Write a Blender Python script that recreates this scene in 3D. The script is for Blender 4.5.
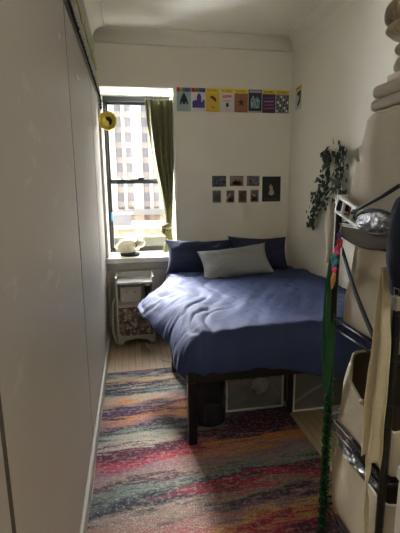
import bpy, bmesh, math, random
from mathutils import Vector, Matrix, noise
random.seed(7)
for o in list(bpy.data.objects): bpy.data.objects.remove(o)
S = bpy.context.scene; C = S.collection
# ---------------------------------------------------------------- camera
cam = bpy.data.objects.new('camera', bpy.data.cameras.new('camera')); C.objects.link(cam)
cam.data.sensor_width = 36; cam.data.sensor_fit = 'AUTO'; cam.data.lens = 27.02; cam.data.clip_start = .02; cam.data.clip_end = 400
d1 = Vector((-70, 76, -400)).normalized()
up = -Vector((26, -2134, -400)); up = (up - up.dot(d1)*d1).normalized()
xx = d1.cross(up)
cam.matrix_world = Matrix.Translation((0, 0, 1.45)) @ Matrix((xx, d1, up)).to_4x4()
S.camera = cam
# ---------------------------------------------------------------- world, sun, exposure
W = bpy.data.worlds.new('sky'); S.world = W; W.use_nodes = True
# overcast-bright sky: the half of it towards the sun (+y) and -x is much brighter than the other half
wn_, wl_ = W.node_tree.nodes, W.node_tree.links
bg = wn_['Background']; bg.inputs[0].default_value = (.93, .95, 1, 1)
tcw = wn_.new('ShaderNodeTexCoord'); spw = wn_.new('ShaderNodeSeparateXYZ'); wl_.new(tcw.outputs['Generated'], spw.inputs[0])
mrw = wn_.new('ShaderNodeMapRange'); 
dtw = wn_.new('ShaderNodeVectorMath'); dtw.operation = 'DOT_PRODUCT'; wl_.new(tcw.outputs['Generated'], dtw.inputs[0]); dtw.inputs[1].default_value = (-.64, .75, -.12)
wl_.new(dtw.outputs['Value'], mrw.inputs[0])
mrw.inputs[1].default_value = 0.; mrw.inputs[2].default_value = 1.; mrw.inputs[3].default_value = .85; mrw.inputs[4].default_value = 36.
wl_.new(mrw.outputs[0], bg.inputs[1])
sun = bpy.data.objects.new('sun', bpy.data.lights.new('sun', 'SUN')); C.objects.link(sun)
sun.data.energy = 11; sun.data.angle = math.radians(22); sun.data.color = (1, .95, .86)
sun.rotation_euler = Vector((-.20, 1, .68)).to_track_quat('Z', 'Y').to_euler()
fill = bpy.data.objects.new('ceiling_light', bpy.data.lights.new('ceiling_light', 'POINT')); C.objects.link(fill)
fill.data.energy = 9; fill.data.shadow_soft_size = .4; fill.data.color = (1, .97, .92); fill.location = (1.0, -.5, 2.4)  # unseen point light without a fixture, added behind the camera to lift the ambient
S.view_settings.view_transform = 'Standard'; S.view_settings.look = 'None'
S.view_settings.gamma = 1; S.view_settings.use_curve_mapping = False
S.view_settings.exposure = 1.35
# ---------------------------------------------------------------- materials
def nodes(name, rough=.7, metal=0.):
    m = bpy.data.materials.new(name); m.use_nodes = True
    n = m.node_tree.nodes; l = m.node_tree.links; b = n['Principled BSDF']
    b.inputs['Roughness'].default_value = rough; b.inputs['Metallic'].default_value = metal
    return m, n, l, b
def lin(c):
    return tuple(((v/255)/12.92 if v/255 <= .04045 else ((v/255+.055)/1.055)**2.4) for v in c)
def col(c): return tuple(lin(c))+(1,)
def mat(name, c, rough=.7, metal=0., var=.06, vs=6., bump=0., bs=80., stretch=(1, 1, 1), sheen=0.):
    """plain surface with a little procedural variation and bump"""
    m, n, l, b = nodes(name, rough, metal)
    tc = n.new('ShaderNodeTexCoord'); mp = n.new('ShaderNodeMapping'); l.new(tc.outputs['Object'], mp.inputs[0])
    mp.inputs['Scale'].default_value = stretch
    t = n.new('ShaderNodeTexNoise'); t.inputs['Scale'].default_value = vs; t.inputs['Detail'].default_value = 4; l.new(mp.outputs[0], t.inputs[0])
    r = n.new('ShaderNodeValToRGB'); l.new(t.outputs[0], r.inputs[0])
    a = lin(c); r.color_ramp.elements[0].position = .3; r.color_ramp.elements[1].position = .7
    r.color_ramp.elements[0].color = tuple(max(0, v*(1-var)) for v in a)+(1,)
    r.color_ramp.elements[1].color = tuple(min(1, v*(1+var)) for v in a)+(1,)
    l.new(r.outputs[0], b.inputs['Base Color'])
    if bump:
        t2 = n.new('ShaderNodeTexNoise'); t2.inputs['Scale'].default_value = bs; t2.inputs['Detail'].default_value = 3; l.new(mp.outputs[0], t2.inputs[0])
        u = n.new('ShaderNodeBump'); u.inputs['Strength'].default_value = bump; u.inputs['Distance'].default_value = .01
        l.new(t2.outputs[0], u.inputs['Height']); l.new(u.outputs[0], b.inputs['Normal'])
    if sheen: b.inputs['Sheen Weight'].default_value = sheen
    return m
M = {}
M['wall'] = mat('wall_paint', (228, 223, 208), .85, var=.02, vs=2, bump=.05, bs=120)
M['ceil'] = mat('ceiling_paint', (234, 229, 214), .9, var=.02, vs=2)
M['closet'] = mat('closet_paint', (196, 190, 180), .38, var=.03, vs=2, bump=.04, bs=30)
M['trim'] = mat('trim_paint', (184, 180, 168), .6, var=.02); M['trim'].node_tree.nodes['Principled BSDF'].inputs['Specular IOR Level'].default_value = .15
M['sill'] = mat('sill_paint', (232, 228, 218), .35, var=.03)
M['black_metal'] = mat('black_metal', (22, 22, 24), .35, .3, var=.1)
M['win_metal'] = mat('window_metal', (38, 42, 42), .4, .2, var=.1)
M['win_grey'] = mat('window_grey_metal', (112, 112, 104), .5, .2, var=.1)
M['white_wood'] = mat('white_wood', (205, 202, 194), .45, var=.05, vs=5)
M['white_plastic'] = mat('white_plastic', (214, 212, 204), .4, var=.03)
M['navy'] = mat('navy_cotton', (42, 56, 98), .8, var=.05, vs=9, bump=.25, bs=40)
M['navy_dark'] = mat('navy_pillow_cotton', (34, 42, 72), .8, var=.06, vs=9, bump=.25, bs=40)
M['grey_fab'] = mat('grey_woven_fabric', (152, 153, 150), .95, var=.12, vs=60, bump=.5, bs=240, stretch=(1, 1, 3))
M['curtain'] = mat('olive_velvet', (118, 114, 64), .8, var=.15, vs=14, bump=.1, bs=120, sheen=.2)
M['canvas'] = mat('cream_canvas', (182, 172, 150), .95, var=.05, vs=10, bump=.3, bs=300)
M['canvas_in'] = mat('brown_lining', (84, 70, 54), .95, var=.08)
M['cream_cloth'] = mat('cream_cotton', (204, 194, 164), .9, var=.06, vs=12, bump=.2, bs=120)
M['black_fab'] = mat('black_nylon', (20, 20, 23), .7, var=.2, bump=.2, bs=200)
M['navy_garment'] = mat('dark_navy_knit', (22, 28, 50), .9, var=.1, bump=.3, bs=200)
M['green_fab'] = mat('green_satin', (12, 92, 46), .45, var=.2, vs=12, bump=.1)
M['tinsel'] = mat('green_foil', (20, 110, 52), .25, .6, var=.5, vs=60)
M['gold'] = mat('polished_gold', (244, 220, 96), .35, .6, var=.1, vs=20)
M['dark'] = mat('dark_brown_paint', (40, 30, 18), .6)
M['plush'] = mat('cream_plush', (238, 230, 205), 1., var=.08, vs=30, bump=1., bs=150)
M['steel'] = mat('brushed_steel', (170, 165, 158), .3, .9, var=.08)
M['leaf'] = mat('ivy_leaf', (30, 48, 30), .55, var=.3, vs=30)
M['stem'] = mat('ivy_stem', (60, 66, 40), .7)
M['hat'] = mat('ribbed_beige_knit', (172, 160, 142), .95, var=.1, vs=20, bump=.4, bs=100)
M['folded'] = mat('folded_taupe_cloth', (178, 168, 148), .95, var=.08, vs=12, bump=.3, bs=120)
M['cable'] = mat('white_cable_rubber', (222, 216, 204), .5)
M['blue'] = mat('blue_glass', (60, 150, 220), .2, var=.1)
M['rope'] = mat('dark_tinsel', (46, 42, 40), .7, var=.8, vs=160, bump=.5, bs=200)
M['rope_w'] = mat('pale_tinsel', (200, 196, 186), .6, var=.2, vs=60)
M['yellow'] = mat('yellow_petals', (214, 206, 96), .7, var=.15, vs=50)
M['grey_cloth'] = mat('beige_grey_cloth', (176, 168, 150), .95, var=.08, bump=.2)
for k, c in dict(red=(190, 30, 46), pink=(226, 60, 120), teal=(30, 130, 140), purple=(96, 60, 130), orange=(214, 160, 96), tan=(190, 160, 120)).items():
    M[k] = mat(k+'_felt', c, .8, var=.1)
def glass(name, c=(1, 1, 1), rough=.0, alpha=.12, haze=0.):
    """thin sheet glass or clear plastic: mostly see-through with a faint gloss"""
    m, n, l, b = nodes(name, rough)
    tr = n.new('ShaderNodeBsdfTransparent'); tr.inputs[0].default_value = tuple(c)+(1,)
    gl = n.new('ShaderNodeBsdfGlossy'); gl.inputs['Roughness'].default_value = rough
    mx = n.new('ShaderNodeMixShader'); mx.inputs[0].default_value = alpha
    l.new(tr.outputs[0], mx.inputs[1]); l.new(gl.outputs[0], mx.inputs[2])
    if haze:
        df = n.new('ShaderNodeBsdfDiffuse'); df.inputs[0].default_value = (.62, .64, .66, 1); m2 = n.new('ShaderNodeMixShader'); m2.inputs[0].default_value = haze
        l.new(mx.outputs[0], m2.inputs[1]); l.new(df.outputs[0], m2.inputs[2]); mx = m2
    l.new(mx.outputs[0], n['Material Output'].inputs['Surface']); return m
M['pane'] = glass('window_glass', (.97, .98, .98), .0, .02)
M['clear'] = glass('clear_plastic', (.9, .92, .92), .15, .10, .22)
M['film'] = mat('clear_plastic_film', (128, 128, 130), .2, .25, var=.6, vs=40, bump=1., bs=60)
def wood_floor():
    m, n, l, b = nodes('oak_strip_floor', .4)
    tc = n.new('ShaderNodeTexCoord'); mp = n.new('ShaderNodeMapping'); l.new(tc.outputs['Object'], mp.inputs[0])
    mp.inputs['Rotation'].default_value = (0, 0, math.pi/2)
    br = n.new('ShaderNodeTexBrick'); l.new(mp.outputs[0], br.inputs[0])
    br.inputs['Scale'].default_value = 1; br.inputs['Brick Width'].default_value = .9; br.inputs['Row Height'].default_value = .057
    br.inputs['Mortar Size'].default_value = .0012; br.inputs['Bias'].default_value = 0
    br.inputs['Color1'].default_value = col((218, 194, 160)); br.inputs['Color2'].default_value = col((204, 176, 140)); br.inputs['Mortar'].default_value = col((96, 68, 44))
    mp2 = n.new('ShaderNodeMapping'); l.new(tc.outputs['Object'], mp2.inputs[0]); mp2.inputs['Scale'].default_value = (60, 3, 1)
    t = n.new('ShaderNodeTexNoise'); t.inputs['Scale'].default_value = 1; t.inputs['Detail'].default_value = 6; l.new(mp2.outputs[0], t.inputs[0])
    mx = n.new('ShaderNodeMix'); mx.data_type = 'RGBA'; mx.blend_type = 'MULTIPLY'; mx.inputs[0].default_value = .3
    l.new(br.outputs[0], mx.inputs[6]); l.new(t.outputs[0], mx.inputs[7]); l.new(mx.outputs[2], b.inputs['Base Color'])
    return m
M['floor'] = wood_floor()
def math_node(n, l, op, a, b_=None, c=None):
    q = n.new('ShaderNodeMath'); q.operation = op
    for i, v in enumerate((a, b_, c)):
        if v is None: continue
        if isinstance(v, (int, float)): q.inputs[i].default_value = v
        else: l.new(v, q.inputs[i])
    return q.outputs[0]
def rug_mat():
    m, n, l, b = nodes('painted_streak_pile', 1.)
    tc = n.new('ShaderNodeTexCoord'); sep = n.new('ShaderNodeSeparateXYZ'); l.new(tc.outputs['Object'], sep.inputs[0])
    x, y = sep.outputs[0], sep.outputs[1]
    def ns(sx, sy, detail, w, dist=0.):
        mp = n.new('ShaderNodeMapping'); l.new(tc.outputs['Object'], mp.inputs[0]); mp.inputs['Scale'].default_value = (sx, sy, 1); mp.inputs['Location'].default_value = (w, w*1.7, 0)
        t = n.new('ShaderNodeTexNoise'); t.inputs['Scale'].default_value = 1; t.inputs['Detail'].default_value = detail; t.inputs['Distortion'].default_value = dist
        l.new(mp.outputs[0], t.inputs[0]); return t.outputs[0]
    # wavy lengthwise position: long soft waves plus ragged edges
    warp = math_node(n, l, 'MULTIPLY_ADD', ns(1.6, 2.0, 1, 3.1), .16, -.08)
    rag = math_node(n, l, 'MULTIPLY_ADD', ns(5, 26, 6, 9., .6), .30, -.15)
    fray = math_node(n, l, 'MULTIPLY_ADD', ns(60, 110, 3, 1.), .11, -.055)
    slope = math_node(n, l, 'MULTIPLY', x, -.09)
    yy = math_node(n, l, 'ADD', math_node(n, l, 'ADD', math_node(n, l, 'ADD', y, warp), math_node(n, l, 'ADD', rag, fray)), slope)
    y0, y1 = 1.2, 3.1
    f = math_node(n, l, 'DIVIDE', math_node(n, l, 'SUBTRACT', yy, y0), y1-y0)
    cream, tan_, mauve, purple, navy, teal, orange, red, plum, gold = (190, 178, 164), (158, 140, 130), (148, 112, 128), (82, 52, 84), (44, 46, 66), (122, 136, 130), (212, 140, 80), (178, 56, 80), (86, 42, 66), (204, 166, 88)
    def ramp(stops):
        r = n.new('ShaderNodeValToRGB'); cr = r.color_ramp
        st = sorted((max(0, min(1, (v-y0)/(y1-y0))), c) for v, c in stops)
        cr.elements[0].position = st[0][0]; cr.elements[0].color = col(st[0][1])
        cr.elements[1].position = st[-1][0]; cr.elements[1].color = col(st[-1][1])
        for p, c in st[1:-1]:
            e = cr.elements.new(p); e.color = col(c)
        l.new(f, r.inputs[0]); return r.outputs[0]
    A = ramp([(3.08, mauve), (3.05, navy), (3.0, teal), (2.96, cream), (2.92, gold), (2.88, mauve), (2.86, navy), (2.83, navy), (2.79, cream), (2.765, navy), (2.73, navy), (2.69, teal), (2.65, cream), (2.60, orange), (2.56, tan_), (2.51, purple), (2.44, purple), (2.38, orange),
              (2.31, mauve), (2.25, navy), (2.20, teal), (2.13, cream), (2.08, plum), (2.04, plum), (1.97, red), (1.90, mauve), (1.83, tan_), (1.79, plum), (1.74, teal), (1.63, navy), (1.56, tan_), (1.30, red)])
    B = ramp([(3.08, navy), (2.98, purple), (2.88, cream), (2.8, navy), (2.7, teal), (2.62, mauve), (2.5, purple), (2.44, orange), (2.36, orange), (2.30, tan_), (2.24, purple), (2.18, plum), (2.10, plum), (2.03, purple),
              (1.98, orange), (1.92, orange), (1.87, mauve), (1.80, tan_), (1.74, teal), (1.70, navy), (1.66, red), (1.61, red), (1.57, tan_), (1.52, navy), (1.47, mauve), (1.42, gold), (1.38, red), (1.30, plum), (1.25, mauve)])
    mk = math_node(n, l, 'ADD', math_node(n, l, 'MULTIPLY', x, 1.6), math_node(n, l, 'MULTIPLY_ADD', ns(2.5, 12, 4, 5.), 2.4, -1.35))
    mr = n.new('ShaderNodeMapRange'); l.new(mk, mr.inputs[0]); mr.inputs[1].default_value = .1; mr.inputs[2].default_value = .6
    mx = n.new('ShaderNodeMix'); mx.data_type = 'RGBA'; l.new(mr.outputs[0], mx.inputs[0]); l.new(A, mx.inputs[6]); l.new(B, mx.inputs[7])
    # scattered pale flecks where the pattern is worn through
    wr = n.new('ShaderNodeMapRange'); l.new(ns(38, 60, 4, 2.), wr.inputs[0]); wr.inputs[1].default_value = .5; wr.inputs[2].default_value = .62; wr.inputs[4].default_value = .32
    mx2 = n.new('ShaderNodeMix'); mx2.data_type = 'RGBA'; l.new(wr.outputs[0], mx2.inputs[0]); l.new(mx.outputs[2], mx2.inputs[6]); mx2.inputs[7].default_value = col((196, 186, 172))
    fl = n.new('ShaderNodeMapRange'); l.new(ns(150, 150, 2, 4.), fl.inputs[0]); fl.inputs[1].default_value = .3; fl.inputs[2].default_value = .7; fl.inputs[3].default_value = .4; fl.inputs[4].default_value = 1.15
    mx3 = n.new('ShaderNodeVectorMath'); mx3.operation = 'SCALE'; l.new(mx2.outputs[2], mx3.inputs[0]); l.new(fl.outputs[0], mx3.inputs[3])
    l.new(mx3.outputs[0], b.inputs['Base Color'])
    u = n.new('ShaderNodeBump'); u.inputs['Strength'].default_value = .8; u.inputs['Distance'].default_value = .01; l.new(ns(140, 140, 2, 4.), u.inputs['Height']); l.new(u.outputs[0], b.inputs['Normal'])
    return m
M['rug'] = rug_mat()
def facade_mat(name, wallc, glassc, pitch, wfrac, row, rfrac, x0=0.):
    """masonry facade: bays of windows set out on a grid (drawn in the wall's own coordinates)"""
    m, n, l, b = nodes(name, .9)
    tc = n.new('ShaderNodeTexCoord'); sep = n.new('ShaderNodeSeparateXYZ'); l.new(tc.outputs['Object'], sep.inputs[0])
    t = n.new('ShaderNodeTexNoise'); t.inputs['Scale'].default_value = .6; l.new(tc.outputs['Object'], t.inputs[0])
    r = n.new('ShaderNodeValToRGB'); l.new(t.outputs[0], r.inputs[0]); a = lin(wallc)
    r.color_ramp.elements[0].color = tuple(v*.85 for v in a)+(1,); r.color_ramp.elements[1].color = tuple(min(1, v*1.12) for v in a)+(1,)
    l.new(r.outputs[0], b.inputs['Base Color']); return m
M['stone'] = mat('pale_limestone', (206, 196, 176), .9, var=.1, vs=.4)
M['stone_grey'] = mat('grey_stone', (150, 146, 142), .9, var=.1, vs=.4)
M['brown_brick'] = mat('brown_brick', (176, 146, 122), .9, var=.3, vs=1.5)
M['outwin'] = mat('far_window_glass', (168, 168, 176), .4, var=.25, vs=.4)
M['outblind'] = mat('far_window_spandrel', (196, 186, 176), .8, var=.15, vs=.4)
M['asphalt'] = mat('asphalt', (90, 90, 92), .9)
def mosaic():
    m, n, l, b = nodes('diamond_mosaic', .6)
    tc = n.new('ShaderNodeTexCoord'); mp = n.new('ShaderNodeMapping'); l.new(tc.outputs['Object'], mp.inputs[0])
    mp.inputs['Rotation'].default_value = (0, math.radians(45), 0); mp.inputs['Scale'].default_value = (44, 1, 44)
    sep = n.new('ShaderNodeSeparateXYZ'); l.new(mp.outputs[0], sep.inputs[0])
    fx = math_node(n, l, 'FLOOR', sep.outputs[0]); fz = math_node(n, l, 'FLOOR', sep.outputs[2])
    cb = n.new('ShaderNodeCombineXYZ'); l.new(fx, cb.inputs[0]); l.new(fz, cb.inputs[2])
    wn = n.new('ShaderNodeTexWhiteNoise'); l.new(cb.outputs[0], wn.inputs[0])
    r = n.new('ShaderNodeValToRGB'); r.color_ramp.interpolation = 'CONSTANT'; l.new(wn.outputs[0], r.inputs[0])
    cs = [(150, 140, 128), (96, 82, 84), (176, 150, 130), (120, 112, 120), (200, 188, 172), (112, 88, 78), (140, 120, 126)]
    r.color_ramp.elements[0].color = col(cs[0]); r.color_ramp.elements[1].position = .9; r.color_ramp.elements[1].color = col(cs[-1])
    for i, c in enumerate(cs[1:-1]): e = r.color_ramp.elements.new(.15*(i+1)); e.color = col(c)
    l.new(r.outputs[0], b.inputs['Base Color']); return m
M['mosaic'] = mosaic()
def scuffed():
    """satin closet paint with chalky scuff marks of their own shape"""
    m, n, l, b = nodes('scuffed_closet_paint', .45); b.inputs['Specular IOR Level'].default_value = .12
    tc = n.new('ShaderNodeTexCoord')
    geo = n.new('ShaderNodeNewGeometry'); sep = n.new('ShaderNodeSeparateXYZ'); l.new(geo.outputs['Position'], sep.inputs[0])
    mp = n.new('ShaderNodeMapping'); l.new(geo.outputs['Position'], mp.inputs[0]); mp.inputs['Rotation'].default_value = (.5, 0, 0); mp.inputs['Scale'].default_value = (1, 6, 14)
    t = n.new('ShaderNodeTexNoise'); t.inputs['Scale'].default_value = 1; t.inputs['Detail'].default_value = 5; l.new(mp.outputs[0], t.inputs[0])
    mr = n.new('ShaderNodeMapRange'); l.new(t.outputs[0], mr.inputs[0]); mr.inputs[1].default_value = .60; mr.inputs[2].default_value = .70
    t2 = n.new('ShaderNodeTexNoise'); t2.inputs['Scale'].default_value = 1.6; t2.inputs['Detail'].default_value = 2; l.new(geo.outputs['Position'], t2.inputs[0])
    mr2 = n.new('ShaderNodeMapRange'); l.new(t2.outputs[0], mr2.inputs[0]); mr2.inputs[1].default_value = .42; mr2.inputs[2].default_value = .6
    zz = math_node(n, l, 'ABSOLUTE', math_node(n, l, 'SUBTRACT', sep.outputs[2], 1.4))
    mr3 = n.new('ShaderNodeMapRange'); l.new(zz, mr3.inputs[0]); mr3.inputs[1].default_value = .45; mr3.inputs[2].default_value = .1
    k = math_node(n, l, 'MULTIPLY', math_node(n, l, 'MULTIPLY', mr.outputs[0], mr2.outputs[0]), mr3.outputs[0])
    k = math_node(n, l, 'MULTIPLY', k, .7)
    mx = n.new('ShaderNodeMix'); mx.data_type = 'RGBA'; l.new(k, mx.inputs[0]); mx.inputs[6].default_value = col((172, 167, 158)); mx.inputs[7].default_value = col((214, 209, 198))
    l.new(mx.outputs[2], b.inputs['Base Color']); return m
M['closet'] = scuffed()
# ---------------------------------------------------------------- geometry helpers
class G:
    def __init__(s): s.v = []; s.f = []
    def quad(s, *p):
        i = len(s.v); s.v += [Vector(q) for q in p]; s.f.append(tuple(range(i, i+len(p)))); return s
    def box(s, x0, x1, y0, y1, z0, z1, rot=None, piv=None):
        i = len(s.v)
        P = [Vector((x, y, z)) for z in (z0, z1) for y in (y0, y1) for x in (x0, x1)]
        if rot is not None:
            pv = Vector(piv) if piv is not None else Vector(((x0+x1)/2, (y0+y1)/2, (z0+z1)/2))
            P = [pv + rot @ (p-pv) for p in P]
        s.v += P
        s.f += [tuple(i+k for k in q) for q in ((0, 2, 3, 1), (4, 5, 7, 6), (0, 1, 5, 4), (2, 6, 7, 3), (0, 4, 6, 2), (1, 3, 7, 5))]
        return s
    def tube(s, pts, r, n=8, closed=False, flat=1.):
        pts = [Vector(p) for p in pts]; m = len(pts); i0 = len(s.v); ref = Vector((0, 0, 1))
        rr = r if isinstance(r, (list, tuple)) else [r]*m
        for k, p in enumerate(pts):
            a = pts[(k-1) % m] if (k or closed) else p; b = pts[(k+1) % m] if (k < m-1 or closed) else p
            t = (b-a).normalized()
            u = t.cross(ref)
            if u.length < .05: u = t.cross(Vector((0, 1, 0)))
            u.normalize(); w = u.cross(t)
            for j in range(n):
                an = 2*math.pi*j/n; s.v.append(p + rr[k]*(math.cos(an)*u + flat*math.sin(an)*w))
        for k in range(m if closed else m-1):
            for j in range(n):
                a = i0+k*n+j; b = i0+k*n+(j+1) % n; c = i0+((k+1) % m)*n+(j+1) % n; d = i0+((k+1) % m)*n+j
                s.f.append((a, b, c, d))
        if not closed:
            s.f.append(tuple(i0+j for j in reversed(range(n)))); s.f.append(tuple(i0+(m-1)*n+j for j in range(n)))
        return s
    def lathe(s, prof, c, n=24, axis='z'):
        i0 = len(s.v); c = Vector(c)
        for r, h in prof:
            for j in range(n):
                a = 2*math.pi*j/n; p = (r*math.cos(a), r*math.sin(a), h)
                if axis == 'y': p = (p[0], p[2], p[1])
                if axis == 'x': p = (p[2], p[0], p[1])
                s.v.append(c+Vector(p))
        m = len(prof)
        for k in range(m-1):
            for j in range(n): s.f.append((i0+k*n+j, i0+k*n+(j+1) % n, i0+(k+1)*n+(j+1) % n, i0+(k+1)*n+j))
        s.f.append(tuple(i0+j for j in reversed(range(n)))); s.f.append(tuple(i0+(m-1)*n+j for j in range(n)))
        return s
    def grid(s, fn, nu, nv, closed=False):
        i0 = len(s.v)
        for a in range(nu):
            for b in range(nv): s.v.append(Vector(fn(a/(nu-1), b/(nv-1 if not closed else nv))))
        for a in range(nu-1):
            for b in range(nv if closed else nv-1):
                b2 = (b+1) % nv
                s.f.append((i0+a*nv+b, i0+(a+1)*nv+b, i0+(a+1)*nv+b2, i0+a*nv+b2))
        return s
    def poly(s, pts, n, t):
        """closed outline pts extruded along n by t"""
        n = Vector(n)*t; i0 = len(s.v); m = len(pts)
        s.v += [Vector(p) for p in pts]+[Vector(p)+n for p in pts]
        s.f.append(tuple(i0+j for j in reversed(range(m)))); s.f.append(tuple(i0+m+j for j in range(m)))
        for j in range(m): s.f.append((i0+j, i0+(j+1) % m, i0+m+(j+1) % m, i0+m+j))
        return s
def empty(name, loc, label=None, cat=None, group=None):
    o = bpy.data.objects.new(name, None); o.empty_display_size = .05; o.location = loc; C.objects.link(o); return tag(o, label, cat, group)
def tag(o, label=None, cat=None, group=None, kind=None):
    for k, v in (('label', label), ('category', cat), ('group', group), ('kind', kind)):
        if v: o[k] = v
    return o
def wloc(o):
    v = Vector(o.location)
    while o.parent: o = o.parent; v = v+o.location
    return v
def add(name, g, m, parent=None, smooth=False, bevel=0., solid=0., sub=0, bseg=2):
    """links g (given in world coordinates) as one mesh object, origin at its base or at its parent's"""
    if parent is not None: org = wloc(parent)
    else:
        xs = [v.x for v in g.v]; ys = [v.y for v in g.v]; zs = [v.z for v in g.v]
        org = Vector(((min(xs)+max(xs))/2, (min(ys)+max(ys))/2, min(zs)))
    me = bpy.data.meshes.new(name); me.from_pydata([tuple(v-org) for v in g.v], [], g.f); me.validate()
    b = bmesh.new(); b.from_mesh(me)
    bmesh.ops.recalc_face_normals(b, faces=b.faces); b.to_mesh(me); b.free()
    me.materials.append(M[m] if isinstance(m, str) else m)
    if smooth:
        for p in me.polygons: p.use_smooth = True
    o = bpy.data.objects.new(name, me); C.objects.link(o)
    if parent is not None: o.parent = parent
    else: o.location = org
    if solid: q = o.modifiers.new('solid', 'SOLIDIFY'); q.thickness = solid; q.offset = 0
    if bevel: q = o.modifiers.new('bevel', 'BEVEL'); q.width = bevel; q.segments = bseg; q.limit_method = 'ANGLE'
    if sub: q = o.modifiers.new('sub', 'SUBSURF'); q.levels = sub; q.render_levels = sub
    return o
def struct(name, g, m, parent=None, **k):
    o = add(name, g, m, parent, **k)
    if parent is None: o['kind'] = 'structure'
    return o
def copy_thing(o, loc, label):
    c = o.copy(); C.objects.link(c); c.location = loc; c['label'] = label
    for ch in list(o.children):
        d = ch.copy(); C.objects.link(d); d.parent = c
    return c
def nz(x, y=0., z=0.): return noise.noise(Vector((x, y, z)))
# ---------------------------------------------------------------- room shell
XL, XR, YB, YF, H = -.26, 1.62, 4.0, -1.0, 2.86
struct('floor', G().box(-.95, XR+.1, YF-.1, YB, -.06, 0), 'floor')
struct('ceiling', G().box(-.95, XR+.1, YF-.1, YB+.1, H, H+.08), 'ceil')
struct('wall_right', G().box(XR, XR+.1, YF-.1, YB+.1, 0, H), 'wall')
struct('wall_front', G().box(-.95, XR, YF-.1, YF, 0, H), 'wall')
struct('wall_left', G().box(-.95, -.88, YF-.1, YB, 0, H), 'wall')
WX0, WX1, WZ0, WZ1, WY = -.247, .452, .80, 2.40, 4.40
gb = G().box(-.95, WX0, YB, WY+.1, 0, H).box(WX1, XR+.1, YB, WY+.1, 0, H).box(WX0, WX1, YB, WY+.1, WZ1, H).box(WX0, WX1, YB, WY+.1, 0, WZ0-.05)
struct('wall_back', gb, 'wall')
# cove moulding along back and right wall
def cove(p0, p1, nrm, bead=True):
    p0, p1, nrm = Vector(p0), Vector(p1), Vector(nrm); g = G(); prof = []
    for k in range(13):
        a = k/12*math.pi/2; prof.append((.0005+.10*(1-math.cos(a)), -.105+.10*math.sin(a)))
    prof += [(.104, -.008), (.112, -.008), (.116, 0), (0, 0)] if bead else [(.11, -.002), (0, 0)]
    ring = lambda p: [p+nrm*a+Vector((0, 0, b)) for a, b in prof]
    A, B = ring(p0), ring(p1); n = len(A); g.v = A+B
    g.f = [(j, (j+1) % n, n+(j+1) % n, n+j) for j in range(n)]+[tuple(range(n)), tuple(range(n, 2*n))]; return g
struct('trim_1', cove((XL, YB, H), (XR, YB, H), (0, -1, 0), False), 'ceil', smooth=True)
struct('trim_2', cove((XR, YF, H), (XR, YB, H), (-1, 0, 0)), 'ceil')
struct('baseboard_back', G().box(.50, XR, YB-.015, YB, 0, .10), 'trim', bevel=.004)
struct('baseboard_right', G().box(XR-.015, XR, YF, YB-.015, 0, .10), 'trim', bevel=.004)
# sill board and apron
struct('trim_3', G().box(XL+.002, .50, 3.925, WY+.02, WZ0-.05, WZ0), 'sill', bevel=.006)
struct('trim_4', G().box(XL+.002, .48, 3.975, YB, WZ0-.13, WZ0-.05), 'trim', bevel=.004)
# lining of the window recess
gl = G().box(WX1-.012, WX1, YB-.012, WY, WZ0, WZ1).box(WX0, WX0+.012, YB-.012, WY, WZ0, WZ1).box(WX0, WX1, YB-.012, WY, WZ1-.012, WZ1)
struct('trim_5', gl, 'sill')
# ---------------------------------------------------------------- window
win = struct('window_1', G().box(WX0+.012, WX0+.038, WY-.03, WY+.06, WZ0, WZ1-.012).box(WX1-.05, WX1-.012, WY-.03, WY+.06, WZ0, WZ1-.012)
             .box(WX0+.038, WX1-.05, WY-.03, WY+.06, WZ1-.06, WZ1-.012).box(WX0+.038, WX1-.05, WY-.03, WY+.06, WZ0, WZ0+.05), 'win_metal', bevel=.003)
xa, xb = WX0+.038, WX1-.05
s1 = add('upper_sash', G().box(xa, xa+.018, WY+.01, WY+.04, 1.54, WZ1-.06).box(xb-.022, xb, WY+.01, WY+.04, 1.54, WZ1-.06).box(xa, xb, WY+.01, WY+.04, WZ1-.085, WZ1-.06).box(xa, xb, WY+.01, WY+.04, 1.53, 1.57), 'win_metal', win, bevel=.002)
s2 = add('lower_sash', G().box(xa, xa+.018, WY-.025, WY+.008, .85, 1.56).box(xb-.022, xb, WY-.025, WY+.008, .85, 1.56).box(xa, xb, WY-.025, WY+.008, 1.52, 1.565), 'win_metal', win, bevel=.002)
add('bottom_rail', G().box(xa+.022, xb-.022, WY-.03, WY+.008, .85, .955), 'win_grey', win, bevel=.004)
add('pane', G().box(xa+.022, xb-.022, WY+.023, WY+.027, 1.57, WZ1-.085), 'pane', win)
add('pane', G().box(xa+.022, xb-.022, WY-.010, WY-.006, .955, 1.52), 'pane', win)
add('sash_lock', G().box(.09, .15, WY-.04, WY+.02, 1.566, 1.58).tube([(.12, WY-.02, 1.585), (.15, WY-.05, 1.587)], .006), 'win_metal', win)
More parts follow.
